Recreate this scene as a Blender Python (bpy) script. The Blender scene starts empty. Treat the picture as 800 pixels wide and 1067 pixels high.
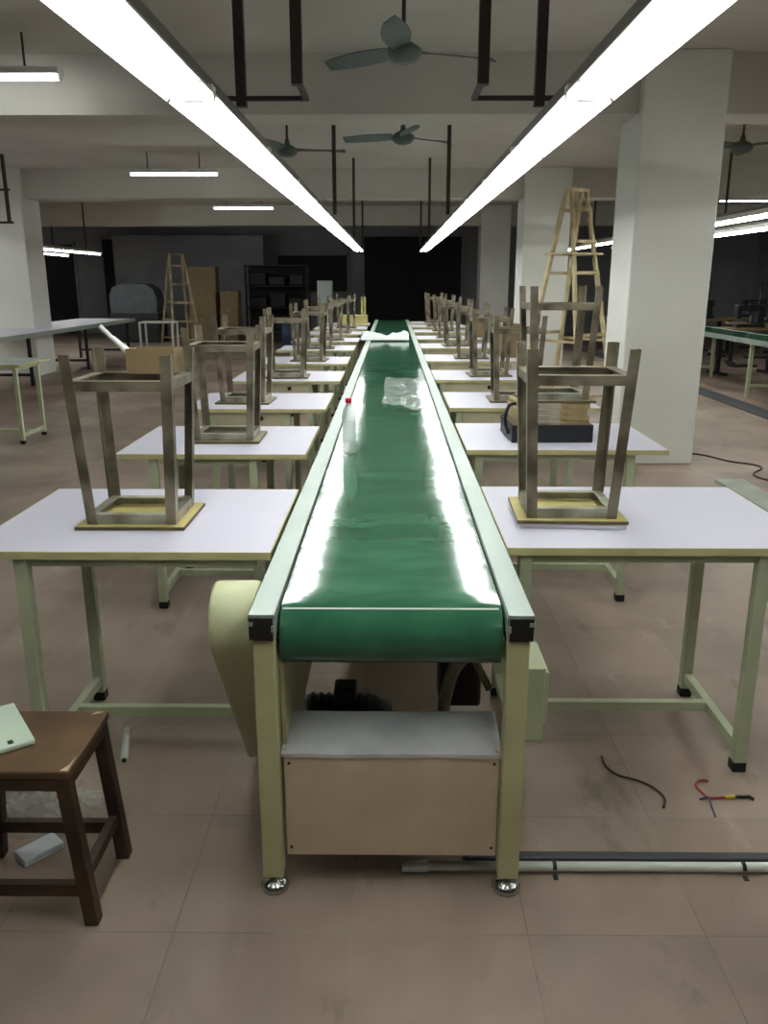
import bpy, bmesh, math, random
from mathutils import Vector, Matrix, noise
S = bpy.context.scene
COL = S.collection
R = math.radians
PI = math.pi
random.seed(7)

# ------------------------------------------------------------------ camera, world, exposure
cam_d = bpy.data.cameras.new('camera')
cam_d.sensor_fit = 'HORIZONTAL'
cam_d.sensor_width = 36.0
cam_d.lens = 36.0 * 863.0 / 800.0
cam_d.clip_start = 0.05
cam_d.clip_end = 200
cam = bpy.data.objects.new('camera', cam_d)
cam.location = (0, 0, 1.5)
cam.rotation_euler = (R(90 - 15.6), 0, R(0.53))
COL.objects.link(cam)
S.camera = cam

w = bpy.data.worlds.new('world'); S.world = w
w.use_nodes = True
w.node_tree.nodes['Background'].inputs[0].default_value = (0.5, 0.52, 0.55, 1)
w.node_tree.nodes['Background'].inputs[1].default_value = 0.05
S.view_settings.view_transform = 'Standard'
S.view_settings.look = 'None'
S.view_settings.exposure = 0.0
S.view_settings.gamma = 1.0
S.view_settings.use_curve_mapping = False
TUBE_POWER = 22.5        # emission of the tubes over the sewing line
AISLE_POWER = 26.0        # tubes over the side aisles
CEILING_POWER = 22.0      # battens hung across the bays, some added out of view

# ------------------------------------------------------------------ materials
def lin(c):
    return tuple(((x/255)/12.92 if x/255 <= .04045 else ((x/255+.055)/1.055)**2.4) for x in c) + (1.0,)

def mat(name, rgb, rough=.5, metal=0., var=0., scale=8., rgb2=None, bump=0., bscale=40., coat=0., spec=.5):
    m = bpy.data.materials.new(name); m.use_nodes = True
    nt = m.node_tree; b = nt.nodes['Principled BSDF']
    b.inputs['Roughness'].default_value = rough
    b.inputs['Metallic'].default_value = metal
    b.inputs['Coat Weight'].default_value = coat
    b.inputs['Specular IOR Level'].default_value = spec
    c = lin(rgb)
    if var or rgb2:
        tc = nt.nodes.new('ShaderNodeTexCoord'); nz = nt.nodes.new('ShaderNodeTexNoise')
        nz.inputs['Scale'].default_value = scale; nz.inputs['Detail'].default_value = 6
        nt.links.new(tc.outputs['Object'], nz.inputs['Vector'])
        rp = nt.nodes.new('ShaderNodeValToRGB')
        c2 = lin(rgb2) if rgb2 else tuple(x*(1-var) for x in c[:3]) + (1,)
        rp.color_ramp.elements[0].position = .38; rp.color_ramp.elements[1].position = .62
        rp.color_ramp.elements[0].color = c2; rp.color_ramp.elements[1].color = c
        nt.links.new(nz.outputs['Fac'], rp.inputs['Fac'])
        nt.links.new(rp.outputs['Color'], b.inputs['Base Color'])
    else:
        b.inputs['Base Color'].default_value = c
    if bump:
        tc = nt.nodes.new('ShaderNodeTexCoord'); n2 = nt.nodes.new('ShaderNodeTexNoise')
        n2.inputs['Scale'].default_value = bscale; n2.inputs['Detail'].default_value = 3
        bp = nt.nodes.new('ShaderNodeBump'); bp.inputs['Strength'].default_value = bump; bp.inputs['Distance'].default_value = .01
        nt.links.new(tc.outputs['Object'], n2.inputs['Vector'])
        nt.links.new(n2.outputs['Fac'], bp.inputs['Height'])
        nt.links.new(bp.outputs['Normal'], b.inputs['Normal'])
    return m

def emis(name, rgb, power):
    m = bpy.data.materials.new(name); m.use_nodes = True
    b = m.node_tree.nodes['Principled BSDF']
    b.inputs['Base Color'].default_value = (.8, .8, .8, 1)
    b.inputs['Emission Color'].default_value = lin(rgb)
    b.inputs['Emission Strength'].default_value = power
    return m

def film(name, rgb, opacity, rough=.2):
    m = bpy.data.materials.new(name); m.use_nodes = True
    nt = m.node_tree; b = nt.nodes['Principled BSDF']
    b.inputs['Base Color'].default_value = lin(rgb)
    b.inputs['Roughness'].default_value = rough
    b.inputs['Alpha'].default_value = opacity
    return m

def floor_mat():
    m = bpy.data.materials.new('floor_tile'); m.use_nodes = True
    nt = m.node_tree; N = nt.nodes; L = nt.links; b = N['Principled BSDF']
    tc = N.new('ShaderNodeTexCoord'); sx = N.new('ShaderNodeSeparateXYZ')
    L.new(tc.outputs['Object'], sx.inputs[0])
    def mth(op, a, v=None, c=None):
        n = N.new('ShaderNodeMath'); n.operation = op
        for i, q in enumerate((a, v, c)):
            if q is None: continue
            if isinstance(q, (int, float)): n.inputs[i].default_value = q
            else: L.new(q, n.inputs[i])
        return n.outputs[0]
    def axis(out, off, size):
        u = mth('DIVIDE', mth('SUBTRACT', out, off), size)
        cell = mth('FLOOR', u); f = mth('SUBTRACT', u, cell)
        d = mth('MULTIPLY', mth('MINIMUM', f, mth('SUBTRACT', 1.0, f)), size)
        return cell, d
    cx, dx = axis(sx.outputs[0], -.095, .4225)
    cy, dy = axis(sx.outputs[1], 1.632, .452)
    d = mth('MINIMUM', dx, dy)
    grout = mth('LESS_THAN', d, .0018)
    cb = N.new('ShaderNodeCombineXYZ'); L.new(cx, cb.inputs[0]); L.new(cy, cb.inputs[1])
    wn = N.new('ShaderNodeTexWhiteNoise'); wn.noise_dimensions = '3D'; L.new(cb.outputs[0], wn.inputs['Vector'])
    n1 = N.new('ShaderNodeTexNoise'); n1.inputs['Scale'].default_value = 1.1; n1.inputs['Detail'].default_value = 7
    L.new(tc.outputs['Object'], n1.inputs['Vector'])
    n2 = N.new('ShaderNodeTexNoise'); n2.inputs['Scale'].default_value = 9; n2.inputs['Detail'].default_value = 8
    L.new(tc.outputs['Object'], n2.inputs['Vector'])
    r1 = N.new('ShaderNodeValToRGB')
    r1.color_ramp.elements[0].position = .36; r1.color_ramp.elements[0].color = lin((130, 114, 101))
    r1.color_ramp.elements[1].position = .64; r1.color_ramp.elements[1].color = lin((164, 146, 132))
    L.new(n1.outputs['Fac'], r1.inputs['Fac'])
    v = mth('ADD', mth('MULTIPLY', wn.outputs['Value'], .16), mth('ADD', mth('MULTIPLY', n2.outputs['Fac'], .22), .80))
    mx = N.new('ShaderNodeMix'); mx.data_type = 'RGBA'; mx.blend_type = 'MULTIPLY'; mx.inputs[0].default_value = 1
    L.new(r1.outputs['Color'], mx.inputs[6])
    cv = N.new('ShaderNodeCombineColor'); L.new(v, cv.inputs[0]); L.new(v, cv.inputs[1]); L.new(v, cv.inputs[2])
    L.new(cv.outputs[0], mx.inputs[7])
    n3 = N.new('ShaderNodeTexNoise'); n3.inputs['Scale'].default_value = 2.3; n3.inputs['Detail'].default_value = 9; n3.inputs['Roughness'].default_value = .65
    mp3 = N.new('ShaderNodeMapping'); mp3.inputs['Scale'].default_value = (1.6, .7, 1); L.new(tc.outputs['Object'], mp3.inputs[0]); L.new(mp3.outputs[0], n3.inputs['Vector'])
    r3 = N.new('ShaderNodeValToRGB')      # dirt smears and pale plaster dust trodden into the tiles
    e3 = r3.color_ramp.elements; e3[0].position = .30; e3[0].color = (.60, .60, .58, 1); e3[1].position = .42; e3[1].color = (1, 1, 1, 1)
    q3 = e3.new(.60); q3.color = (1, 1, 1, 1); q4 = e3.new(.74); q4.color = (1.35, 1.38, 1.38, 1)
    L.new(n3.outputs['Fac'], r3.inputs['Fac'])
    mx3 = N.new('ShaderNodeMix'); mx3.data_type = 'RGBA'; mx3.blend_type = 'MULTIPLY'; mx3.inputs[0].default_value = 1
    L.new(mx.outputs[2], mx3.inputs[6]); L.new(r3.outputs['Color'], mx3.inputs[7]); mx = mx3
    mg = N.new('ShaderNodeMix'); mg.data_type = 'RGBA'; L.new(grout, mg.inputs[0])
    L.new(mx.outputs[2], mg.inputs[6])
    rg = N.new('ShaderNodeValToRGB')       # old grout: dark dirt in places, pale in others
    rg.color_ramp.elements[0].position = .45; rg.color_ramp.elements[0].color = lin((118, 103, 92))
    rg.color_ramp.elements[1].position = .55; rg.color_ramp.elements[1].color = lin((150, 142, 130))
    L.new(n1.outputs['Fac'], rg.inputs['Fac']); L.new(rg.outputs['Color'], mg.inputs[7])
    L.new(mg.outputs[2], b.inputs['Base Color'])
    rr = mth('ADD', mth('MULTIPLY', n2.outputs['Fac'], .3), .32); L.new(rr, b.inputs['Roughness'])
    b.inputs['Specular IOR Level'].default_value = .3
    return m

def belt_mat():
    m = mat('belt_green', (28, 92, 58), .10, 0, 0, spec=.34)
    nt = m.node_tree; b = nt.nodes['Principled BSDF']
    tc = nt.nodes.new('ShaderNodeTexCoord'); mp = nt.nodes.new('ShaderNodeMapping'); mp.inputs['Scale'].default_value = (2.2, 5.0, 1)
    n = nt.nodes.new('ShaderNodeTexNoise'); n.inputs['Scale'].default_value = 1.6; n.inputs['Detail'].default_value = 5
    bp = nt.nodes.new('ShaderNodeBump'); bp.inputs['Strength'].default_value = .06; bp.inputs['Distance'].default_value = .02
    L = nt.links
    L.new(tc.outputs['Object'], mp.inputs[0]); L.new(mp.outputs[0], n.inputs['Vector']); L.new(n.outputs['Fac'], bp.inputs['Height'])
    L.new(bp.outputs['Normal'], b.inputs['Normal'])
    rp = nt.nodes.new('ShaderNodeValToRGB'); L.new(n.outputs['Fac'], rp.inputs['Fac'])
    rp.color_ramp.elements[0].position = .35; rp.color_ramp.elements[0].color = lin((42, 90, 66))
    rp.color_ramp.elements[1].position = .65; rp.color_ramp.elements[1].color = lin((62, 112, 86))
    L.new(rp.outputs['Color'], b.inputs['Base Color'])
    return m

M = dict(
    floor=floor_mat(), belt=belt_mat(),
    ceiling=mat('ceiling_paint', (206, 202, 194), .9, var=.12, scale=.8),
    wall=mat('wall_grey_paint', (150, 150, 150), .9, var=.15, scale=.6),
    darkwall=mat('dark_partition', (160, 160, 166), .8, var=.2, scale=.8),
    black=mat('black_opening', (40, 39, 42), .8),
    column=mat('column_paint', (232, 232, 226), .7, var=.06, scale=1.2),
    white=mat('white_laminate', (206, 203, 219), .42, var=.03, scale=3),
    edge=mat('olive_edge_band', (196, 190, 140), .5, var=.12, scale=12),
    cream=mat('pale_green_enamel', (186, 194, 160), .45, var=.10, scale=10),
    olive=mat('olive_enamel', (194, 192, 146), .45, var=.10, scale=7),
    guard=mat('cream_guard_enamel', (196, 200, 158), .4, var=.05, scale=6),
    drawer=mat('drawer_board', (190, 182, 152), .6, var=.15, scale=6),
    rubber=mat('black_rubber', (24, 22, 22), .7),
    alu=mat('aluminium', (168, 180, 174), .45, .45, var=.05, scale=5),
    galv=mat('galvanised_sheet', (222, 222, 224), .34, .2, var=.25, scale=5, bump=.25, bscale=7),
    sheet=mat('dull_sheet', (212, 194, 166), .5, .1, var=.14, scale=6),
    chrome=mat('chrome', (200, 206, 200), .2, 1.0),
    steel=mat('bare_steel_angle', (142, 134, 114), .38, .35, rgb2=(88, 78, 62), scale=7),
    steellight=mat('table_lit_zinc_angle', (166, 166, 150), .42, .3, rgb2=(118, 112, 96), scale=8),  # zinc grey, paled to carry light the table reflects onto the seat frame
    greyply=mat('greyed_plywood', (132, 122, 92), .65, var=.2, scale=9),
    ply=mat('yellow_plywood', (184, 172, 108), .6, var=.14, scale=9),
    plydark=mat('dark_ply_edge', (92, 78, 52), .7, var=.2, scale=12),
    foam=mat('white_foam', (222, 220, 230), .8),
    brown=mat('dark_brown_wood', (70, 52, 36), .5, rgb2=(46, 33, 24), scale=6),
    browntop=mat('worn_brown_top', (104, 80, 54), .45, rgb2=(76, 56, 38), scale=5),
    chip=mat('bare_wood_chip', (190, 172, 140), .7),
    lid=mat('pale_green_lid', (190, 206, 186), .5, var=.04, scale=6),
    card=mat('cardboard', (134, 114, 82), .8, var=.12, scale=10),
    kraft=mat('kraft_board', (170, 152, 112), .8, rgb2=(140, 118, 80), scale=12),
    blackplastic=mat('black_plastic', (26, 28, 32), .45),
    motor=mat('black_motor', (20, 20, 22), .5),
    pvc=mat('white_pvc', (220, 222, 216), .4, var=.05, scale=5),
    strip=mat('dark_grey_strip', (62, 64, 70), .5),
    hose=mat('grey_hose', (140, 138, 120), .55),
    lampsheet=mat('white_lamp_sheet', (235, 235, 232), .5),
    railm=mat('grey_channel', (120, 118, 112), .5),
    pole=mat('brown_painted_steel', (58, 50, 46), .6),
    fan=mat('fan_grey_green', (92, 104, 98), .45),
    wood=mat('ladder_wood', (204, 190, 150), .65, rgb2=(172, 152, 112), scale=6),
    woodgrey=mat('grey_ladder_wood', (170, 156, 124), .7, rgb2=(132, 116, 84), scale=6),
    tarp=mat('dull_grey_cover', (92, 98, 104), .5, var=.2, scale=6),
    darkiron=mat('dark_iron', (40, 42, 46), .5, .2, var=.2, scale=6),
    blue=mat('dull_blue_plastic', (48, 66, 96), .5),
    redcap=mat('red_cap', (196, 24, 52), .4),
    redwire=mat('red_wire', (150, 44, 48), .5),
    yellow=mat('yellow_sleeve', (220, 200, 60), .5),
    violet=mat('violet_wire', (84, 72, 110), .5),
    brownwire=mat('brown_wire', (66, 54, 42), .5),
    paper=mat('white_carton', (228, 232, 238), .6),
    plankgrey=mat('grey_green_paint', (160, 166, 154), .6, var=.2, scale=5),
    mint=mat('mint_table_top', (196, 212, 206), .4),
    bag=film('clear_crumpled_plastic', (215, 220, 216), .17),
    milky=film('milky_plastic_film', (225, 232, 230), .22, .2),
    whitebag=film('white_plastic_bag', (236, 240, 242), .86, .35),
    tube=emis('tube_light', (248, 253, 250), TUBE_POWER),
    aisletube=emis('aisle_tube_light', (248, 253, 247), AISLE_POWER),
    ceiltube=emis('batten_tube_light', (248, 253, 249), CEILING_POWER),
)
def pet_mat():
    m = bpy.data.materials.new('clear_bottle'); m.use_nodes = True
    b = m.node_tree.nodes['Principled BSDF']
    b.inputs['Base Color'].default_value = (.50, .60, .55, 1)
    b.inputs['Roughness'].default_value = .06
    b.inputs['Alpha'].default_value = .62
    b.inputs['Specular IOR Level'].default_value = .8
    return m
M['pet'] = pet_mat()

# ------------------------------------------------------------------ mesh builder
class MB:
    def __init__(s): s.v = []; s.f = []; s.m = []; s.smooth = []
    def add(s, vs, fs, mi=0, sm=False):
        o = len(s.v); s.v += [tuple(v) for v in vs]
        for f in fs: s.f.append([o+i for i in f]); s.m.append(mi); s.smooth.append(sm)
        return s
    def box(s, x0, x1, y0, y1, z0, z1, mi=0):
        vs = [(x, y, z) for z in (z0, z1) for y in (y0, y1) for x in (x0, x1)]
        return s.add(vs, [(0,2,3,1), (4,5,7,6), (0,1,5,4), (2,6,7,3), (0,4,6,2), (1,3,7,5)], mi)
    def prism(s, prof, p0, p1, side=(1,0,0), mi=0, sm=False):
        """profile (u,v) swept from p0 to p1; u along side, v along the third axis"""
        p0 = Vector(p0); p1 = Vector(p1); d = (p1-p0).normalized()
        u = Vector(side); u = (u - d*u.dot(d)).normalized(); v = d.cross(u)
        n = len(prof)
        vs = [p0+u*a+v*b for a, b in prof] + [p1+u*a+v*b for a, b in prof]
        fs = [(i, (i+1) % n, n+(i+1) % n, n+i) for i in range(n)]
        s.add(vs, fs, mi, sm)
        s.add(vs, [tuple(range(n-1, -1, -1)), tuple(range(n, 2*n))], mi)
        return s
    def bar(s, p0, p1, a, b, side=(1,0,0), mi=0):
        a /= 2; b /= 2
        return s.prism([(-a,-b), (a,-b), (a,b), (-a,b)], p0, p1, side, mi)
    def tube(s, pts, r, n=10, mi=0, closed=False):
        pts = [Vector(p) for p in pts]; m = len(pts)
        rings = []; prev = None
        for i, p in enumerate(pts):
            t = (pts[min(i+1, m-1)] - pts[max(i-1, 0)])
            t.normalize()
            if prev is None:
                a = Vector((0,0,1)) if abs(t.z) < .9 else Vector((1,0,0))
                u = (a - t*a.dot(t)).normalized()
            else:
                u = (prev - t*prev.dot(t)).normalized()
            prev = u; v = t.cross(u)
            rr = r[i] if isinstance(r, (list, tuple)) else r
            rings.append([p+u*math.cos(2*PI*k/n)*rr+v*math.sin(2*PI*k/n)*rr for k in range(n)])
        vs = [q for rg in rings for q in rg]
        fs = [(i*n+k, i*n+(k+1) % n, (i+1)*n+(k+1) % n, (i+1)*n+k) for i in range(m-1) for k in range(n)]
        s.add(vs, fs, mi, True)
        s.add(vs, [tuple(range(n-1, -1, -1)), tuple((m-1)*n+k for k in range(n))], mi)
        return s
    def lathe(s, prof, loc=(0,0,0), n=24, mi=0, axis='z'):
        vs = []
        for r, z in prof:
            for k in range(n):
                a = 2*PI*k/n
                p = (r*math.cos(a), r*math.sin(a), z)
                if axis == 'x': p = (z, r*math.cos(a), r*math.sin(a))
                vs.append((p[0]+loc[0], p[1]+loc[1], p[2]+loc[2]))
        m = len(prof)
        fs = [(i*n+k, i*n+(k+1) % n, (i+1)*n+(k+1) % n, (i+1)*n+k) for i in range(m-1) for k in range(n)]
        s.add(vs, fs, mi, True)
        s.add(vs, [tuple(range(n-1, -1, -1)), tuple((m-1)*n+k for k in range(n))], mi)
        return s
    def build(s, name, material, parent=None, bevel=0., seg=2, loc=None, rot=None, solid=0., subsurf=0):
        me = bpy.data.meshes.new(name)
        me.from_pydata(s.v, [], s.f); me.update()
        bm = bmesh.new(); bm.from_mesh(me)
        bmesh.ops.remove_doubles(bm, verts=bm.verts, dist=1e-6)
        bmesh.ops.recalc_face_normals(bm, faces=bm.faces)
        bm.to_mesh(me); bm.free()
        if len(me.polygons) == len(s.f):
            for p, mi, sm in zip(me.polygons, s.m, s.smooth): p.material_index = mi; p.use_smooth = sm
        for mm in (material if isinstance(material, (list, tuple)) else [material]): me.materials.append(mm)
        o = bpy.data.objects.new(name, me); COL.objects.link(o)
        if parent: o.parent = parent
        if loc: o.location = loc
        if rot: o.rotation_euler = rot
        if solid:
            q = o.modifiers.new('solid', 'SOLIDIFY'); q.thickness = solid; q.offset = 0
        if subsurf:
            q = o.modifiers.new('sub', 'SUBSURF'); q.levels = subsurf; q.render_levels = subsurf
        if bevel:
            q = o.modifiers.new('bevel', 'BEVEL'); q.width = bevel; q.segments = seg; q.limit_method = 'ANGLE'
        return o

def tag(o, label, cat, group=None):
    o['label'] = label; o['category'] = cat
    if group: o['group'] = group
    return o
def thing(name, label, cat, loc=(0,0,0), rz=0, group=None):
    o = bpy.data.objects.new(name, None); COL.objects.link(o)
    o.empty_display_size = .1
    o.location = loc; o.rotation_euler = (0, 0, rz)
    return tag(o, label, cat, group)
def dup(root, label, loc, rz=0, group=None, skip=()):
    r = root.copy(); COL.objects.link(r); r.location = loc; r.rotation_euler = (0, 0, rz); r['label'] = label
    if group: r['group'] = group
    for ch in list(root.children):
        if ch.name.split('.')[0] in skip: continue
        c = ch.copy(); COL.objects.link(c); c.parent = r
        for g in list(ch.children):
            d = g.copy(); COL.objects.link(d); d.parent = c
    return r
def struct(o): o['kind'] = 'structure'; return o
def sp(pts, n=8):
    """smooth path through points (Catmull-Rom)"""
    P = [Vector(p) for p in pts]; P = [P[0]*2-P[1]] + P + [P[-1]*2-P[-2]]
    out = []
    for i in range(1, len(P)-2):
        for k in range(n):
            t = k/n; a, b, c, d = P[i-1:i+3]
            out.append(.5*((2*b)+(c-a)*t+(2*a-5*b+4*c-d)*t*t+(3*b-a-3*c+d)*t**3))
    out.append(P[-2]); return out
ORD = ['nearest', 'second', 'third', 'fourth', 'fifth', 'sixth', 'seventh', 'eighth', 'ninth', 'tenth', 'eleventh', 'twelfth', 'thirteenth', 'fourteenth', 'fifteenth']

# ------------------------------------------------------------------ the hall
CEIL = 3.17
X0, X1, Y0, Y1 = -11.0, 10.5, -6.5, 25.0
struct(MB().box(X0, X1, Y0, Y1, -.1, 0).build('floor', M['floor']))
struct(MB().box(X0, X1, Y0, Y1, CEIL, CEIL+.12).build('ceiling', M['ceiling']))
struct(MB().box(X0-.2, X0, Y0, Y1, 0, CEIL).build('wall_left', M['wall']))
struct(MB().box(X1, X1+.2, Y0, Y1, 0, CEIL).build('wall_right', M['wall']))
struct(MB().box(X0, X1, Y0-.2, Y0, 0, CEIL).build('wall_front', M['wall']))
struct(MB().box(X0, X1, Y1, Y1+.2, 0, CEIL).build('wall_back', M['darkwall']))
for k, (y, d) in enumerate(((7.0, .45), (13.7, .5), (20.3, .5))):
    struct(MB().box(X0, X1, y, y+d, 2.74, CEIL).build('trim_%d' % (k+1), M['ceiling']))
for k, (x0, x1, y0, y1) in enumerate(((1.90, 2.545, 6.9, 7.53), (2.04, 2.76, 13.6, 14.3), (2.06, 2.74, 20.2, 20.9), (-6.5, -5.75, 13.6, 14.3))):
    struct(MB().box(x0, x1, y0, y1, 0, CEIL).build('column_%d' % (k+1), M['column'], bevel=.012))
# dark openings and panels of the far wall
def opening(name, x0, x1, z0, z1, mt, fr):
    o = struct(MB().box(x0, x1, Y1-.03, Y1, z0, z1).build(name, mt))
    m = MB()
    m.box(x0-.07, x0, Y1-.06, Y1, z0, z1+.07); m.box(x1, x1+.07, Y1-.06, Y1, z0, z1+.07); m.box(x0-.07, x1+.07, Y1-.06, Y1, z1, z1+.07)
    f = m.build('door_frame', fr, o)
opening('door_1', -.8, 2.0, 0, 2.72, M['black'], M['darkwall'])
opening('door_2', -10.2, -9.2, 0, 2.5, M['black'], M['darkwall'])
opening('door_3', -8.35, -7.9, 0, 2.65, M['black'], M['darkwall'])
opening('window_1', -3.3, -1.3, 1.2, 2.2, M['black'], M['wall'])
# thick grey partition standing before the far wall, behind the ladder
struct(MB().box(-7.8, -3.6, 24.2, 24.35, 0, 2.72).build('wall_partition', M['darkwall']))

# ------------------------------------------------------------------ conveyor
cv = thing('belt_conveyor', 'long green belt conveyor with aluminium rails running down the middle of the hall', 'conveyor', (0, 1.76, 0))
CY = 1.76; CL = 14.96          # local y from 0 to CL
RZ = .68; RR = .075; RYc = .10
m = MB(); n = 14
ring = []
for k in range(n+1):                                   # near roller, from top over the front to the bottom
    a = PI/2 + PI*k/n
    ring.append((RYc+RR*math.cos(a), RZ+RR*math.sin(a)))
far = []
for k in range(n+1):
    a = -PI/2 + PI*k/n
    far.append((CL-.10+RR*math.cos(a), RZ+RR*math.sin(a)))
loop = ring + far
# split the long top run so that it can sag and ripple a little
N = len(loop); nx = 12
top = [(far[-1][0]+(ring[0][0]-far[-1][0])*i/180, RZ+RR) for i in range(1, 180)]
loop = loop + top; N = len(loop)
vs = []
for (y, z) in loop:
    for i in range(nx+1):
        x = -.262+.524*i/nx; dz = 0
        if z > RZ+RR-1e-4 and .2 < y < CL-.3:
            q = Vector((x*3, y*1.3, 0))
            dz = (.0016*noise.noise(q) + .0009*noise.noise(q*2.3))*min(1, (y-.2)/.8)
        vs.append((x, y, z+dz))
fs = [(j*(nx+1)+i, j*(nx+1)+i+1, ((j+1) % N)*(nx+1)+i+1, ((j+1) % N)*(nx+1)+i) for j in range(N) for i in range(nx)]
m.add(vs, fs, 0, True)
belt = m.build('belt', M['belt'], cv)
# pale line across the belt where it turns over the roller
a0, a1 = PI/2+R(20), PI/2+R(23.5)
sm_ = MB()
pr = [(RYc+(RR+.0004)*math.cos(a0), RZ+(RR+.0004)*math.sin(a0)), (RYc+(RR+.0012)*math.cos(a0), RZ+(RR+.0012)*math.sin(a0)),
      (RYc+(RR+.0012)*math.cos(a1), RZ+(RR+.0012)*math.sin(a1)), (RYc+(RR+.0004)*math.cos(a1), RZ+(RR+.0004)*math.sin(a1))]
sm_.add([(x, y, z) for x in (-.258, .255) for (y, z) in pr], [(0,1,2,3), (7,6,5,4), (0,4,5,1), (1,5,6,2), (2,6,7,3), (3,7,4,0)])
sm_.build('belt_line', M['pvc'], belt)
# slider bed between the runs, rollers
MB().box(-.255, .255, .25, CL-.25, .64, .70).build('slider_bed', M['sheet'], cv)
for y in (RYc, CL-.10):
    MB().lathe([(.012, -.30), (.012, -.265), (RR-.004, -.26), (RR-.004, .26), (.012, .265), (.012, .30)], (0, y, RZ), 24, axis='x').build('roller', M['darkiron'], cv)
def rail(sx):
    m = MB()
    x0, x1 = .268, .328
    # aluminium extrusion: top flange, webs, slots
    def bx(a, b, z0, z1): m.box(min(sx*a, sx*b), max(sx*a, sx*b), 0, CL, z0, z1)
    bx(x0, x1, .754, .764); bx(x0, x0+.006, .700, .754); bx(x1-.010, x1, .740, .754); bx(x1-.010, x1, .700, .712); bx(x0+.006, x1-.010, .700, .706)
    bx(x0+.02, x1-.02, .706, .754)
    o = m.build('side_rail', M['alu'], cv, bevel=.0015, seg=1)
    c = MB()
    c.box(min(sx*(x0+.004), sx*(x1-.001)), max(sx*(x0+.004), sx*(x1-.001)), -.004, .001, .700, .755)
    c.box(min(sx*(x1-.014), sx*(x1-.002)), max(sx*(x1-.014), sx*(x1-.002)), -.007, .001, .704, .720)
    c.build('end_cap', M['rubber'], o)
    for zz in (.706, .742):
        MB().box(min(sx*(x1-.011), sx*x1), max(sx*(x1-.011), sx*x1), -.006, -.001, zz-.005, zz+.005).build('slot_lip', M['alu'], o)
    MB().box(min(sx*x0, sx*(x0+.007)), max(sx*x0, sx*(x0+.007)), -.006, -.001, .722, .738).build('slot_lip', M['alu'], o)
    return o
rail(-1); rail(1)
ys = [.005] + [1.6+1.9*k for k in range(7)] + [CL-.06]
for y in ys:
    for sx in (-1, 1):
        xa, xb = sorted((sx*.270, sx*.322))
        lg = MB().box(xa, xb, y, y+.05, .045, .70).build('leg', M['olive'], cv, bevel=.004)
        xc = (xa+xb)/2
        MB().lathe([(.034, 0), (.036, .008), (.026, .020), (.012, .026), (.010, .05), (.010, .10)], (xc, y+.025, 0), 20).build('levelling_foot', M['chrome'], lg)
for y in ys[1:]:
    MB().box(-.270, .270, y+.01, y+.04, .16, .20).build('crossbar', M['olive'], cv, bevel=.003)
for sx in (-1, 1):
    xa, xb = sorted((sx*.283, sx*.309))
    MB().box(xa, xb, .055, CL-.06, .58, .62).build('side_bar', M['olive'], cv)
# drive side plate under the left rail, motor with its terminal box, gearbox with hose
MB().box(-.268, -.258, .06, .86, .30, .66).build('side_plate', M['olive'], cv)
g = MB(); nseg = 12; prof = []                       # chain guard: rounded top over the roller shaft, running down and back to the motor
A = Vector((.185, .675)); Bm = Vector((.56, .13)); rA, rB = .098, .075
d = (Bm-A).normalized(); ang = math.atan2(d.y, d.x)
for k in range(nseg+1):
    a = ang+PI/2+PI*k/nseg; prof.append((A.x+rA*math.cos(a), A.y+rA*math.sin(a)))
for k in range(nseg+1):
    a = ang-PI/2+PI*k/nseg; prof.append((Bm.x+rB*math.cos(a), Bm.y+rB*math.sin(a)))
gv = [(x, y, z) for x in (-.445, -.330) for (y, z) in prof]; gn = len(prof)
g.add(gv, [(i, (i+1) % gn, gn+(i+1) % gn, gn+i) for i in range(gn)], 0, False)
g.add(gv, [tuple(range(gn)), tuple(range(2*gn-1, gn-1, -1))])
gd = g.build('drive_guard', M['guard'], cv, bevel=.010, seg=3)
for p in gd.data.polygons: p.use_smooth = len(p.vertices) == 4
mo = MB()
mo.lathe([(.06, -.325), (.085, -.31), (.09, -.26), (.09, -.05), (.075, -.03), (.075, .0), (.03, .01)], (0, .56, .165), 24, axis='x')
for k in range(8): mo.lathe([(.096, -.25+.025*k), (.096, -.242+.025*k)], (0, .56, .165), 24, axis='x')
mo.box(-.26, -.05, .47, .65, .0, .09)
mot = mo.build('drive_motor', M['motor'], cv)
MB().box(-.175, -.105, .52, .60, .25, .30).build('terminal_box', M['motor'], mot, bevel=.008)
MB().box(.14, .262, .42, .56, .30, .62).build('gearbox', M['motor'], cv, bevel=.01)
MB().tube(sp([(.275, .22, .60), (.22, .24, .57), (.175, .28, .50), (.155, .30, .42), (.15, .36, .32), (.17, .45, .20)]), .018, 12).build('flexible_hose', M['hose'], cv)
MB().tube(sp([(.27, .30, .42), (.235, .32, .49), (.20, .34, .55), (.175, .40, .60)]), .011, 10).build('flexible_hose', M['hose'], cv)
# control box on the right of the front leg
cb = MB().box(.330, .394, .16, .41, .345, .552).build('control_box', M['cream'], cv, bevel=.003)
MB().box(.394, .411, .20, .39, .372, .522).build('box_door', M['cream'], cb, bevel=.004)
MB().box(.330, .39, .412, .43, .50, .60).build('box_bracket', M['olive'], cb)
MB().lathe([(.010, .411), (.010, .424), (.006, .427)], (0, .30, .45), 14, axis='x').build('switch_knob', M['blackplastic'], cb)
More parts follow.
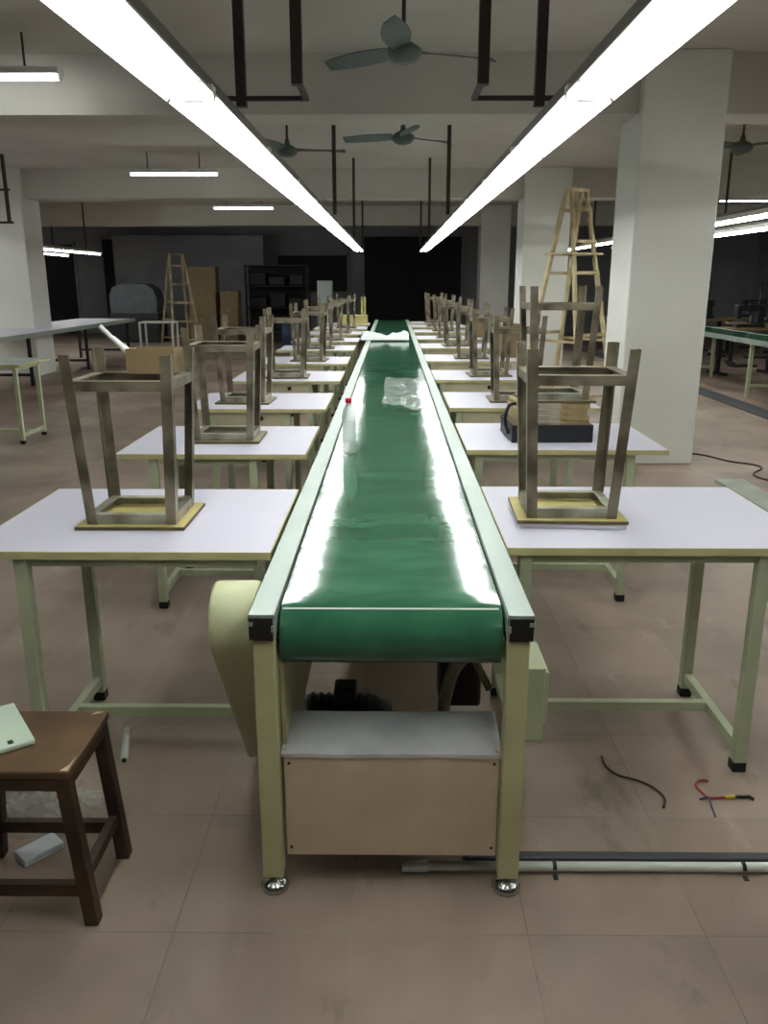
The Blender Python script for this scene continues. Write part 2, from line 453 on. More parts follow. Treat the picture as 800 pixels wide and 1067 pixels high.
# sheet-metal box between the front legs
fb = MB().box(-.262, .266, .03, .036, .096, .378).build('cover_panel', M['sheet'], cv, bevel=.002)
for x in (-.25, .254):
    for z in (.12, .36): MB().lathe([(.004, 0), (.004, .003)], (0, 0, 0), 8).build('screw', M['darkiron'], fb, loc=(x, .031, z), rot=(PI/2, 0, 0))
lm = MB()
pf = [(.026, .378), (.026, .388), (.05, .392), (.20, .408), (.20, .398), (.05, .382)]
nxx = 16; vv = []
for i in range(nxx+1):
    x = -.268+.540*i/nxx
    for (y, z) in pf: vv.append((x, y, z + (.0035*noise.noise(Vector((x*9, y*8, 1.3))) if y < .1 else .002*noise.noise(Vector((x*7, y*9, 4))))))
k6 = len(pf)
lm.add(vv, [(i*k6+j, i*k6+(j+1) % k6, (i+1)*k6+(j+1) % k6, (i+1)*k6+j) for i in range(nxx) for j in range(k6)], 0, False)
lm.add(vv, [tuple(range(k6)), tuple(nxx*k6+j for j in range(k6-1, -1, -1))])
lm.build('cover_lid', M['galv'], cv)
for sx in (-1, 1):
    xa, xb = sorted((sx*.262, sx*.256)); MB().box(xa, xb, .036, .20, .10, .392).build('cover_side', M['sheet'], cv)

# ------------------------------------------------------------------ tables
def make_table(wd, label, apron, group, top='white', xl=.06, yi=.035):
    """local origin: inner front corner on the floor; x from 0 to wd (outwards), y from 0 to .75"""
    t = thing('work_table', label, 'table', group=group); D = .75
    tp = MB().box(.004, wd-.004, .004, D-.004, .727, .750).build('table_top', M[top], t)
    e = MB(); e.box(0, wd, 0, .004, .727, .7495); e.box(0, wd, D-.004, D, .727, .7495); e.box(0, .004, .004, D-.004, .727, .7495); e.box(wd-.004, wd, .004, D-.004, .727, .7495)
    eb = e.build('edge_band', M['edge'], t)
    xr = wd-.165; yf, yb = .035, .53
    for x, yf in ((xl, yi), (xr, yf)):
        for y in (yf, yb):
            lg = MB().box(x-.019, x+.019, y-.019, y+.019, .03, .727).build('leg', M['cream'], t, bevel=.003)
            MB().box(x-.021, x+.021, y-.021, y+.021, 0, .034).build('rubber_foot', M['rubber'], lg, bevel=.003)
        MB().box(x-.014, x+.014, yf+.019, yb-.019, .062, .096).build('side_stretcher', M['cream'], t, bevel=.002)
        MB().box(x-.012, x+.012, yf+.019, yb-.019, .695, .727).build('top_rail', M['cream'], t)
    MB().box(xl+.014, xr-.014, .29, .318, .062, .096).build('long_stretcher', M['cream'], t, bevel=.002)
    for y in (yf, yb): MB().box(xl+.019, xr-.019, y-.010, y+.010, .697, .727).build('top_rail', M['cream'], t)
    if apron:
        ap = MB().box(xl+.02, xr-.02, .012, .024, .590, .727).build('drawer_front', M['drawer'], t, bevel=.002)
        MB().lathe([(.014, 0), (.016, .004), (.010, .012)], (0, 0, 0), 14).build('keyhole_knob', M['rubber'], ap, loc=(wd*.46, .012, .692), rot=(PI/2, 0, 0))
    return t
def mirror_to_left(t):
    """copy the parts of a right-hand table into left-hand ones (x -> -x)"""
    for c in [t]+list(t.children_recursive):
        if c.type == 'MESH':
            c.data = c.data.copy(); c.data.transform(Matrix.Diagonal((-1, 1, 1, 1))); c.data.flip_normals(); c.location.x *= -1
RF = [2.30, 3.75, 5.06, 6.54, 8.12, 9.75, 11.25, 12.80, 14.22, 15.55]
LF = [2.25, 3.64, 5.00, 6.45, 7.85, 9.40, 10.77, 12.30, 13.65, 15.00]
RX = [.337, .345, .355, .34, .335, .34, .338, .345, .34, .342]
LXr = [.345, .385, .40, .40, .42, .43, .43, .42, .41, .40]
tr0 = tr1 = None
for i, (y, x) in enumerate(zip(RF, RX)):
    lab = '%s white-topped table from the near end, right side of the green conveyor' % ORD[i].replace('nearest', 'first')
    if i == 0: t = make_table(.93, lab, False, 'white tables right of the conveyor'); tr0 = t
    elif i == 1: t = dup(tr0, lab, (0,0,0))
    elif i == 2: t = make_table(.93, lab, True, 'white tables right of the conveyor'); tr1 = t
    else: t = dup(tr1, lab, (0,0,0))
    t.location = (x, y, 0)
tl0 = tl1 = None
for i, (y, x) in enumerate(zip(LF, LXr)):
    lab = '%s white-topped table from the near end, left side of the green conveyor' % ORD[i].replace('nearest', 'first')
    if i == 0: t = make_table(.90, lab, False, 'white tables left of the conveyor', xl=.03, yi=.205); mirror_to_left(t); tl0 = t
    elif i == 1: t = make_table(.86, lab, False, 'white tables left of the conveyor', xl=.24); mirror_to_left(t)
    elif i == 2: t = make_table(.86, lab, True, 'white tables left of the conveyor', xl=.24); mirror_to_left(t); tl1 = t
    else: t = dup(tl1, lab, (0,0,0))
    t.location = (-x, y, 0)

# ------------------------------------------------------------------ upturned stools on the tables
def L_bar(m, p0, p1, sx, sy, wdt=.032, th=.004):
    """steel angle with its corner outward; sx, sy point inward"""
    p0 = Vector(p0); p1 = Vector(p1)
    pr = [(0,0), (wdt,0), (wdt,th), (th,th), (th,wdt), (0,wdt)]
    vs = [Vector((p.x+sx*a, p.y+sy*b, p.z)) for p in (p0, p1) for a, b in pr]
    m.add(vs, [(i, (i+1) % 6, 6+(i+1) % 6, 6+i) for i in range(6)] + [(5,4,3,2,1,0), (6,7,8,9,10,11)])
def rung(m, p0, p1, inward, wdt=.030, th=.004):
    """angle between p0 and p1 (at its upper outer edge): one flange upright, one lying inward at the top"""
    p0 = Vector(p0); p1 = Vector(p1); i = Vector(inward)
    pr = [(0,0), (0,-wdt), (th,-wdt), (th,-th), (wdt,-th), (wdt,0)]
    vs = [p + i*a + Vector((0,0,b)) for p in (p0, p1) for a, b in pr]
    m.add(vs, [(k, (k+1) % 6, 6+(k+1) % 6, 6+k) for k in range(6)] + [(5,4,3,2,1,0), (6,7,8,9,10,11)])
BX, BY, TX, TY, SH = .140, .122, .166, .156, .54
def at(z):
    f = (z-.012)/(SH-.012); return BX+(TX-BX)*f, BY+(TY-BY)*f
def make_stool(label, group):
    t = thing('steel_stool', label, 'stool', group=group)
    sb = MB()
    sb.box(-.172, .172, -.150, .150, .0, .012)
    s = sb.build('seat', [M['ply'], M['plydark']], t, bevel=.002, seg=1)
    for p in s.data.polygons:
        if abs(p.normal.z) < .5: p.material_index = 1
    fr = MB(); x, y = at(.012); z = .044
    rung(fr, (-x+.004, -y, z), (x-.004, -y, z), (0,1,0)); rung(fr, (-x+.004, y, z), (x-.004, y, z), (0,-1,0))
    rung(fr, (-x, -y+.004, z), (-x, y-.004, z), (1,0,0)); rung(fr, (x, -y+.004, z), (x, y-.004, z), (-1,0,0))
    fr.build('seat_frame', M['steellight'], t)
    for sx in (-1, 1):
        for sy in (-1, 1):
            lg = MB(); L_bar(lg, (sx*BX, sy*BY, .012), (sx*TX, sy*TY, SH), -sx, -sy); lg.build('leg', M['steel'], t)
    z = .462; x, y = at(z)
    x -= .004; y -= .004
    for p0, p1, i in (((-x,-y,z),(x,-y,z),(0,1,0)), ((-x,y,z),(x,y,z),(0,-1,0)), ((-x,-y,z),(-x,y,z),(1,0,0)), ((x,-y,z),(x,y,z),(-1,0,0))):
        r = MB(); rung(r, p0, p1, i); r.build('rung', M['steel'], t)
    return t
lefts = [(-.815, 2.610, .750, 0), (-.805, 4.03, .750, R(1)), (-.935, 5.33, .750, R(-2)), (-.84, 6.75, .750, R(2)), (-.80, 8.20, .75, R(-3)),
         (-.83, 9.72, .75, R(2)), (-.80, 11.12, .75, R(4)), (-.78, 12.62, .75, R(-2)), (-.75, 13.95, .75, R(2))]
rights = [(.572, 2.635, .766, R(-2)), (.80, 4.10, .936, R(2)), (.80, 5.42, .75, R(-1)), (.80, 6.90, .75, R(2)), (.80, 8.48, .75, R(-2)),
          (.78, 10.12, .75, R(3)), (.78, 11.60, .75, R(-2)), (.80, 13.15, .75, R(1)), (.77, 14.55, .75, R(-3)), (.78, 15.90, .75, R(2))]
stool = None
for i, (x, y, z, a) in enumerate(lefts):
    lab = ['upturned steel stool with a small carton on its rungs, on the nearest left table', 'upturned steel stool standing on the second table left of the conveyor'][i] if i < 2 else \
        'upturned steel stool standing on the %s table left of the conveyor' % ORD[i]
    if stool is None: stool = make_stool(lab, 'upturned stools on the left tables'); s = stool
    else: s = dup(stool, lab, (0,0,0))
    s.location = (x, y, z); s.rotation_euler = (0, 0, a)
for i, (x, y, z, a) in enumerate(rights):
    lab = ['upturned steel stool on a white foam sheet, on the nearest right table', 'upturned steel stool standing on the pile of boards in the black tray'][i] if i < 2 else \
        'upturned steel stool standing on the %s table right of the conveyor' % ORD[i]
    s = dup(stool, lab, (x, y, z), a, 'upturned stools on the right tables')
fo = MB().box(-.160, .170, -.14, .142, 0, .016).build('foam_sheet', M['foam'], None, bevel=.005, loc=(.572, 2.632, .75), rot=(0, 0, R(-3)))
tag(fo, 'thin white foam sheet lying under the upturned stool on the nearest right table', 'foam sheet')

grey_seat = None
for o_ in [q for q in COL.objects if q.name.split('.')[0] == 'steel_stool']:
    if abs(o_.location.y-2.62) < .1: continue          # only the two nearest stools have clean yellow seats
    for ch in o_.children:
        if ch.name.split('.')[0] == 'seat':
            if grey_seat is None:
                grey_seat = ch.data.copy(); grey_seat.materials[0] = M['greyply']
            ch.data = grey_seat
# carton lying on the rungs of the nearest left stool, with white plastic rods leaning out
zc = .750+.462
cx = thing('cardboard_carton', 'small open brown carton resting on the rungs of the nearest left stool', 'box', (-.772, 2.728, zc), R(-1))
c = MB(); wx, wy, hz, th = .077, .055, .078, .003
c.box(-wx, wx, -wy, wy, 0, th); c.box(-wx, wx, -wy, -wy+th, th, hz); c.box(-wx, wx, wy-th, wy, th, hz); c.box(-wx, -wx+th, -wy+th, wy-th, th, hz); c.box(wx-th, wx, -wy+th, wy-th, th, hz)
c.build('carton_body', M['card'], cx)
MB().box(wx-.001, wx+.002, -wy, wy, hz-.03, hz-.001).build('carton_flap', M['card'], cx)
for k, (p0, p1, r_, lb) in enumerate((((-.80, 2.70, zc+.012), (-.925, 2.675, zc+.150), .0075, 'longer white plastic rod leaning out of the small brown carton'),
                                     ((-.79, 2.735, zc+.012), (-.90, 2.715, zc+.112), .0075, 'shorter white plastic rod leaning out of the small brown carton'))):
    o = MB().tube([p0, p1], r_, 12).build('plastic_rod', M['pvc']); tag(o, lb, 'rod', 'white rods in the carton')

# black tray with a pile of kraft boards on the second right table
tx, ty = .765, 4.10
tr = thing('black_tray', 'black plastic tray under a pile of boards on the second right table', 'tray', (tx, ty, .75), R(2))
m = MB(); a, b, h = .195, .17, .085
m.box(-a, a, -b, b, 0, .006); m.box(-a, a, -b, -b+.006, .006, h); m.box(-a, a, b-.006, b, .006, h); m.box(-a, -a+.006, -b+.006, b-.006, .006, h); m.box(a-.006, a, -b+.006, b-.006, .006, h)
m.build('tray_body', M['blackplastic'], tr, bevel=.008)
MB().tube(sp([(-a-.003, -.08, .03), (-a-.02, -.08, .10), (-a-.004, -.08, .165), (-a+.03, -.06, .175)]), .009, 10).build('tray_handle', M['blackplastic'], tr)
z = .756
hs = [.034, .026, .036, .028, .030, .026]
for k, h in enumerate(hs):
    o = MB().box(-.172+.006*(k % 2), .182-.008*((k*2) % 3), -.15, .15, 0, h-.001).build('kraft_board', M['kraft'], None, bevel=.003, loc=(tx+.002*(k % 3), ty, z), rot=(0, 0, R(2+(k % 3)-1)))
    tag(o, ['lowest brown board of the pile, down inside the black tray', 'second brown board from the bottom of the pile in the black tray', 'third brown board from the bottom of the pile in the black tray',
            'third brown board from the top of the pile in the black tray', 'second brown board from the top of the pile in the black tray', 'topmost brown board of the pile, right under the upturned stool'][k], 'board', 'brown boards piled in the black tray')
    z += h
# plastic wrap slung over the front of the pile
wm = MB(); vs = []; nu, nv = 10, 12
for j in range(nv+1):
    for i in range(nu+1):
        u = -.09+.13*i/nu; zz = .09+.10*j/nv
        vs.append((u+.004*noise.noise(Vector((i*.7, j*.6, 0))), -.160-.008*abs(noise.noise(Vector((i*.5, j*.7, 3)))), zz))
wm.add(vs, [(j*(nu+1)+i, j*(nu+1)+i+1, (j+1)*(nu+1)+i+1, (j+1)*(nu+1)+i) for j in range(nv) for i in range(nu)], 0, False)
wo = wm.build('plastic_wrap', M['bag'], None, loc=(tx, ty, .75), solid=.001)
tag(wo, 'crinkled clear plastic hanging over the front of the board pile in the tray', 'plastic wrap')

# ------------------------------------------------------------------ on the belt
BZ = .7565
bt = thing('water_bottle', 'clear plastic water bottle with a red cap standing on the green belt', 'bottle', (-.190, 3.66, BZ))
pr = [(.020, .004), (.028, .0), (.0315, .006), (.0315, .02), (.0295, .03), (.0315, .05)]
for k in range(9):
    z = .052+.0105*k; pr += [(.0318, z), (.0298, z+.005)]
pr += [(.0318, .150), (.0310, .165), (.026, .19), (.018, .208), (.0125, .216), (.0125, .226)]
MB().lathe(pr, (0, 0, 0), 28).build('bottle_body', M['pet'], bt)
MB().lathe([(.0305, .048), (.0308, .05), (.0295, .09), (.0308, .145), (.028, .146)], (0, 0, 0), 28).build('bottle_water', M['milky'], bt)
MB().lathe([(.0148, .224), (.0152, .226), (.0150, .243), (.0135, .245)], (0, 0, 0), 24).build('bottle_cap', M['redcap'], bt)
def crumple(name, nx, ny, fn, mt, solid=.0008, sub=0, sm=True):
    m = MB(); vs = [fn(i/nx, j/ny) for j in range(ny+1) for i in range(nx+1)]
    m.add(vs, [(j*(nx+1)+i, j*(nx+1)+i+1, (j+1)*(nx+1)+i+1, (j+1)*(nx+1)+i) for j in range(ny) for i in range(nx)], 0, sm)
    return m.build(name, mt, None, solid=solid, subsurf=sub)
def f1(u, v):
    x = -.055+.285*u; y = 5.15+1.4*v
    q = Vector((u*3, v*4, 2))
    y += .22*(noise.noise(Vector((u*2.2, 3, 1))))*(1-v) - .30*u*(1-v)
    x += .02*noise.noise(q)
    return (x, y, BZ+.005+.016*abs(noise.noise(Vector((u*4, v*5, 0))))+.03*max(0, v-.75)*abs(noise.noise(Vector((u*5, 1, 8)))))
tag(crumple('plastic_film', 24, 40, f1, M['milky']), 'milky clear plastic film lying flat on the belt beyond the bottle', 'plastic film')
def f2(u, v):
    x = -.40+.62*u+.03*noise.noise(Vector((u*4, v*4, 9))); y = 10.75+.75*v+.06*noise.noise(Vector((u*5, v*5, 1)))
    e = math.sin(PI*min(1, max(0, v)))*(.35+.65*abs(math.sin(PI*u*1.6+.5)))
    q = Vector((u*6, v*6, 4))
    z = .772+max(0, e*(.075+.05*noise.noise(q)))+.006*abs(noise.noise(q*3))
    return (x, y, z)
tag(crumple('plastic_bag', 30, 24, f2, M['whitebag']), 'crumpled white plastic bag lying across the far part of the belt', 'plastic bag')

# ------------------------------------------------------------------ brown stool in the left foreground
bs = thing('wooden_stool', 'worn dark brown wooden stool standing on the floor in the near left corner', 'stool', (-.89, 1.785, 0))
hx, hy, H_ = .158, .140, .425
st = MB().box(-hx, hx, -hy, hy, H_-.020, H_).build('seat', M['browntop'], bs, bevel=.004)
MB().add([(.118,hy-.022,H_+.0006),(.142,hy-.012,H_+.0006),(.150,hy-.004,H_+.0006),(.128,hy-.006,H_+.0006)], [(0,1,2,3)]).build('worn_patch', M['chip'], st, rot=None)
MB().add([(hx-.022,-hy+.005,H_+.0006),(hx-.004,-hy+.006,H_+.0006),(hx-.005,-hy+.07,H_+.0006),(hx-.009,-hy+.03,H_+.0006)], [(0,1,2,3)]).build('worn_patch', M['chip'], st)
for sx in (-1, 1):
    for sy in (-1, 1):
        b0 = Vector((sx*(hx+.012), sy*(hy-.02), 0)); b1 = Vector((sx*(hx-.022), sy*(hy-.022), H_-.020))
        MB().bar(b0, b1, .034, .034).build('leg', M['brown'], bs, bevel=.003)
for sy in (-1, 1):
    MB().bar((-hx+.002, sy*(hy-.022), .095), (hx-.002, sy*(hy-.022), .095), .022, .034, side=(0,1,0)).build('rung', M['brown'], bs, bevel=.002)
    MB().bar((-hx+.03, sy*(hy-.010), H_-.036), (hx-.03, sy*(hy-.010), H_-.036), .016, .030, side=(0,1,0)).build('apron', M['brown'], bs)
for sx in (-1, 1):
    MB().bar((sx*hx, -hy+.04, .125), (sx*hx, hy-.04, .125), .022, .030).build('rung', M['brown'], bs, bevel=.002)
    MB().bar((sx*(hx-.012), -hy+.04, H_-.036), (sx*(hx-.012), hy-.04, H_-.036), .016, .030).build('apron', M['brown'], bs)
ld = MB().box(-.08, .08, -.112, .112, 0, .014).build('green_board', M['lid'], None, bevel=.004, loc=(-.984, 1.805, .4255), rot=(0, 0, R(36)))
tag(ld, 'pale green flat lid lying on top of the brown wooden stool', 'lid')
MB().box(.022, .034, -.100, -.085, .013, .016).build('hanging_hole', M['blackplastic'], ld)
wb = MB().box(-.055, .055, -.032, .032, 0, .020).build('white_carton', M['paper'], None, bevel=.002, loc=(-.955, 1.915, 0), rot=(0, 0, R(48)))
tag(wb, 'small flat white carton on the floor under the brown wooden stool', 'box')
MB().box(-.05, .05, -.0325, -.032, .008, .012).build('carton_seam', M['lid'], wb)
def f3(u, v):
    x = -1.22+.36*u; y = 1.97+.22*v
    q = Vector((u*5, v*5, 7)); q2 = Vector((u*13, v*11, 2))
    e = (math.sin(PI*u)*math.sin(PI*v))**.6
    z = .004+e*(.045+.05*abs(noise.noise(q))+.035*noise.noise(q2)+.03*abs(noise.noise(q2*2)))
    return (x+.03*noise.noise(q), y+.025*noise.noise(q+Vector((3,3,3)))+.01*noise.noise(q2), max(.003, z))
tag(crumple('clear_plastic_bag', 44, 34, f3, M['bag'], sm=False), 'crumpled clear plastic bag on the floor behind the brown stool', 'plastic bag')
wt = MB(); wt.tube([(-.858, 2.345, .014), (-.905, 2.53, .014)], .013, 16).tube([(-.8575, 2.343, .014), (-.8573, 2.342, .014)], .008, 12, 1)
o = wt.build('pipe_offcut', [M['pvc'], M['darkiron']]); tag(o, 'short white pipe offcut lying on the floor beside the brown stool', 'pipe')

# ------------------------------------------------------------------ floor pipe, conduit, wires on the right
pp = thing('floor_pipe', 'white plastic pipe lying along the floor from under the conveyor to the right', 'pipe', (0, 1.85, 0))
MB().tube([(.06, 0, .016), (2.2, .01, .016)], .0125, 18).build('pipe_run', M['pvc'], pp)
MB().tube([(.03, 0, .016), (.10, 0, .016)], .0155, 18).build('pipe_socket', M['pvc'], pp)
for x in (.43, .925, 1.6):
    m = MB(); rr = .0142
    pts = [(x, .003+rr*math.cos(a), .016+rr*math.sin(a)) for a in [PI*k/10 for k in range(11)]]
    for k in range(10):
        (xx, ya, za), (_, yb_, zb) = pts[k], pts[k+1]
        m.bar((xx, ya, za), (xx, yb_, zb), .010, .002)
    m.box(x-.006, x+.006, -.030, -.012, 0, .003); m.box(x-.006, x+.006, .016, .034, 0, .003)
    m.build('pipe_clip', M['blackplastic'], pp)
o = MB().box(.20, 2.2, 1.892, 1.922, 0, .010).build('floor_strip', M['strip'], None, bevel=.003)  # thin flat dark strip on the floor behind the pipe
tag(o, 'flat dark grey conduit on the floor just behind the white pipe', 'strip')
o = MB().tube(sp([(.690, 2.40, .004), (.690, 2.34, .004), (.715, 2.292, .004), (.765, 2.265, .004), (.805, 2.225, .004), (.822, 2.17, .004), (.805, 2.125, .004)]), .0035, 8).build('loose_wire', M['brownwire'])
tag(o, 'curved dark brown wire lying loose on the floor right of the conveyor', 'wire')
rw = thing('wire_offcut', 'red wire offcut with a yellow sleeve on the floor below the right table', 'wire', (0, 0, 0))
MB().tube(sp([(.985, 2.262, .005), (.958, 2.262, .005), (.938, 2.235, .005), (.945, 2.195, .005), (.958, 2.172, .006), (1.02, 2.176, .006), (1.05, 2.178, .006)]), .0036, 8).build('wire_strand', M['redwire'], rw)
MB().tube([(1.002, 2.175, .0065), (1.032, 2.177, .0065)], .0052, 10).build('yellow_sleeve', M['yellow'], rw)
MB().tube(sp([(1.04, 2.178, .006), (1.06, 2.176, .007), (1.078, 2.178, .006), (1.085, 2.166, .005)]), .0050, 10).build('crimp_end', M['blackplastic'], rw)
MB().tube(sp([(.925, 2.165, .005), (.952, 2.170, .0095), (.948, 2.13, .004), (.942, 2.085, .003)]), .0030, 8).build('violet_strand', M['violet'], rw)
o = MB().tube(sp([(2.56, 7.36, .006), (2.70, 7.33, .006), (2.80, 7.22, .006), (2.90, 7.00, .006), (3.05, 6.86, .006), (3.06, 6.72, .006), (2.90, 6.50, .006), (2.95, 6.28, .006), (3.3, 6.0, .006)]), .008, 8).build('floor_cable', M['brownwire'])
tag(o, 'dark cable snaking across the floor beside the big white column', 'cable')
o = MB().box(2.50, 2.72, 5.2, 6.26, 0, .025).build('floor_plank', M['plankgrey'], None, bevel=.004, rot=(0, 0, 0))
tag(o, 'pale green plank lying on the floor behind the outer corner of the nearest right table', 'plank')

# ------------------------------------------------------------------ lamps above the sewing line
LZ = 2.03
def make_lamp(label, group, kind):
    t = thing('tube_lamp', label, 'lamp', group=group); Lh = .6
    h = MB(); prof = [(-.085, 0), (-.030, .060), (.030, .060), (.085, 0), (.082, -.001), (.028, .0565), (-.028, .0565), (-.082, -.001)]
    vs = [(x, y, z) for y in (-Lh, Lh) for x, z in prof]
    h.add(vs, [(i, (i+1) % 8, 8+(i+1) % 8, 8+i) for i in range(8)] + [(0,1,6,7), (1,2,5,6), (2,3,4,5), (8,9,14,15), (9,10,13,14), (10,11,12,13)])
    h.build('reflector', M['lampsheet'], t)
    for x in (-.045, .045):
        tb = MB().tube([(x, -Lh+.015, .002), (x, Lh-.015, .002)], .013, 12).build('tube', M[kind], t)
    for y in (-Lh+.007, Lh-.007):
        MB().box(-.062, .062, y-.006, y+.006, .0, .045).build('lamp_holder', M['lampsheet'], t)
    return t
lamp = None
for side, x, word in ((-1, -.608, 'left'), (1, .592, 'right')):
    for k in range(13):
        y = .95+1.225*k
        lab = '%s twin tube lamp of the bright row above the %s tables' % (ORD[k], word)
        g = 'twin tube lamps above the %s tables' % word
        if lamp is None: lamp = make_lamp(lab, g, 'tube'); l = lamp
        else: l = dup(lamp, lab, (0,0,0), 0, g)
        l.location = (x, y, LZ)
    hr = thing('lamp_rail', 'grey lamp rail on brown hanger poles above the %s tables' % word, 'lamp rail', (x, 0, LZ+.060), 0, 'lamp rails over the sewing line')
    MB().box(-.022, .022, .3, 16.55, 0, .040).build('rail_channel', M['railm'], hr)
    ix = -side
    for py in ((3.3, 8.4, 12.6, 16.2)):
        MB().box(-.018+ix*.06, .018+ix*.06, py-.018, py+.018, .02, CEIL-LZ-.060).build('hanger_pole', M['pole'], hr)
        if py < 5: MB().box(min(0, ix*.30), max(0, ix*.30), py-.010, py+.010, .0401, .055).build('cross_arm', M['pole'], hr)
        if py < 5: MB().box(-.018+ix*.295, .018+ix*.295, py-.318, py-.282, .03, CEIL-LZ-.060).build('hanger_pole', M['pole'], hr)
        if py < 5: MB().box(min(ix*.285, ix*.305), max(ix*.285, ix*.305), py-.32, py+.010, .0401, .055).build('cross_arm', M['pole'], hr)

# single-tube lamp rows over the side aisles
def make_batten(label, group, kind, Lh=.6):
    t = thing('batten_lamp', label, 'lamp', group=group)
    MB().box(-.06, .06, -Lh, Lh, 0, .045).build('batten_body', M['lampsheet'], t, bevel=.004)
    MB().tube([(0, -Lh+.02, -.020), (0, Lh-.02, -.020)], .0175, 12).build('tube', M[kind], t)
    for y in (-Lh+.012, Lh-.012): MB().box(-.014, .014, y-.010, y+.010, -.036, .001).build('lamp_holder', M['lampsheet'], t)
    return t
bat = None
rows = [('inner left aisle', -6.88, 7.58, 11), ('outer left aisle', -8.05, 8.68, 11), ('inner right aisle', 3.60, 1.3, 14), ('outer right aisle', 4.52, 2.5, 13)]  # rows lengthened towards the camera with unseen lamps added for side light
for word, x, y0, n_ in rows:
    for k in range(n_):
        lab = '%s single tube lamp of the row over the %s' % (ORD[k], word); g = 'single tube lamps over the %s' % word
        if bat is None: bat = make_batten(lab, g, 'aisletube'); b = bat
        else: b = dup(bat, lab, (0,0,0), 0, g)
        b.location = (x, y0+1.22*k, 2.12)
    ya, yb = y0-.7, y0+1.22*(n_-1)+.7
    hr = thing('lamp_rail', 'thin grey lamp rail hanging over the %s' % word, 'lamp rail', (x, 0, 2.165))
    MB().box(-.02, .02, ya, yb, 0, .035).build('rail_channel', M['railm'], hr)
    yy = ya+.4
    while yy < yb:
        MB().box(-.014, .014, yy-.014, yy+.014, .035, CEIL-2.165).build('hanger_pole', M['pole'], hr); yy += 2.44
cb_ = None
for side, xx, ys_ in (('left', -2.94, (.93, 6.44, 11.95, 17.4)), ('right', 6.45, (4.0, 9.9, 15.85)), ('unseen near right', 2.94, (.93,))):  # nearest batten of each bay is added out of view to brighten the front
    for k, y in enumerate(ys_):
        lab = '%s cross-hung batten lamp below the ceiling of the %s bay' % (ORD[k], side); g = 'cross-hung battens of the %s bay' % side
        if cb_ is None:
            cb_ = make_batten(lab, g, 'ceiltube', .6); b = cb_
            for sy in (-.35, .35): MB().box(-.006, .006, sy-.006, sy+.006, .045, CEIL-2.9).build('hanger_rod', M['pole'], b)
        else: b = dup(cb_, lab, (0,0,0), 0, g)
        b.location = (xx, y, 2.9); b.rotation_euler = (0, 0, PI/2)
# bare hanger poles with a cable bar, upper left
hp = thing('hanger_frame', 'dark hanging frame of thin poles under the ceiling of the left bay', 'hanger frame', (-5.9, 12.2, 0))
for x in (-.35, .15, .55): MB().box(x-.02, x+.02, -.02, .02, 2.3, CEIL).build('hanger_pole', M['pole'], hp)
MB().box(-.4, .6, -.012, .012, 2.70, 2.73).build('cable_bar', M['pole'], hp)
MB().box(-.4, .6, -.03, .03, 2.27, 2.30).build('cross_bar', M['pole'], hp)

# ------------------------------------------------------------------ ceiling fans
def make_fan(label):
    t = thing('ceiling_fan', label, 'fan', group='ceiling fans')
    MB().lathe([(.012, .03), (.012, .36)], (0,0,0), 12).build('down_rod', M['pole'], t)
    MB().lathe([(.012, .30), (.055, .33), (.06, .37)], (0,0,0), 20).build('ceiling_cup', M['fan'], t)
    MB().lathe([(.03, -.075), (.075, -.06), (.105, -.03), (.105, .005), (.06, .035), (.028, .05), (.02, .10)], (0,0,0), 28).build('fan_motor', M['fan'], t)
    for k in range(3):
        m = MB(); n = 8; vs = []
        for i in range(n+1):
            s = i/n; rad = .10+.50*s; wd = .045+.035*math.sin(PI*min(1, s*1.1)) if s < .95 else .03
            for z in (-.003, .003):
                vs += [(rad, -wd, z-.018), (rad, wd, z+.018)]
        fs = []
        for i in range(n):
            a, b = 4*i, 4*i+4
            fs += [(a, a+1, b+1, b), (a+2, b+2, b+3, a+3), (a, b, b+2, a+2), (a+1, a+3, b+3, b+1)]
        fs += [(0, 2, 3, 1), (4*n, 4*n+1, 4*n+3, 4*n+2)]
        m.add(vs, fs, 0, False)
        m.build('blade', M['fan'], t, rot=(0, 0, 2*PI*k/3))
    return t
fan = make_fan('ceiling fan above the near part of the conveyor, in front of the first beam')
fan.location = (.065, 5.4, 2.80); fan.rotation_euler = (0, 0, R(22))
for lab, loc, a in (('ceiling fan above the conveyor, just beyond the first beam', (.10, 8.4, 2.80), 40),
                    ('ceiling fan in the left bay beyond the hanger poles', (-1.08, 9.2, 2.80), 10),
                    ('ceiling fan in the right bay beside the big white column', (3.50, 9.0, 2.80), 75)):
    dup(fan, lab, loc, R(a))

# ------------------------------------------------------------------ ladders
def make_ladder(label, H_, wb_, wt_, spread, rungs, mt, loc, rz):
    t = thing('wooden_ladder', label, 'ladder', loc, rz)
    for sy, nm in ((-1, 'front'), (1, 'rear')):
        for sx in (-1, 1):
            MB().bar((sx*wb_/2, sy*spread/2, 0), (sx*wt_/2, sy*.035, H_), .045, .034).build('rail', M[mt], t, bevel=.003)
        for k in range(rungs):
            f = (k+.8)/(rungs+.4)
            hw = (wb_+(wt_-wb_)*f)/2; y = sy*(spread/2+(.035-spread/2)*f)
            if sy > 0 and k % 2: continue
            MB().bar((-hw-.02, y+sy*.022, H_*f), (hw+.02, y+sy*.022, H_*f), .016, .036, side=(0,1,0)).build('rung', M[mt], t, bevel=.002)
    for sx in (-1, 1):
        f = .35; hw = (wb_+(wt_-wb_)*f)/2+.03; y = spread/2+(.035-spread/2)*f
        MB().bar((sx*hw, -y, H_*f), (sx*hw, y, H_*f), .008, .03).build('spreader', M[mt], t)
    MB().box(-wt_/2-.02, wt_/2+.02, -.06, .06, H_-.01, H_+.02).build('top_cap', M[mt], t)
    return t
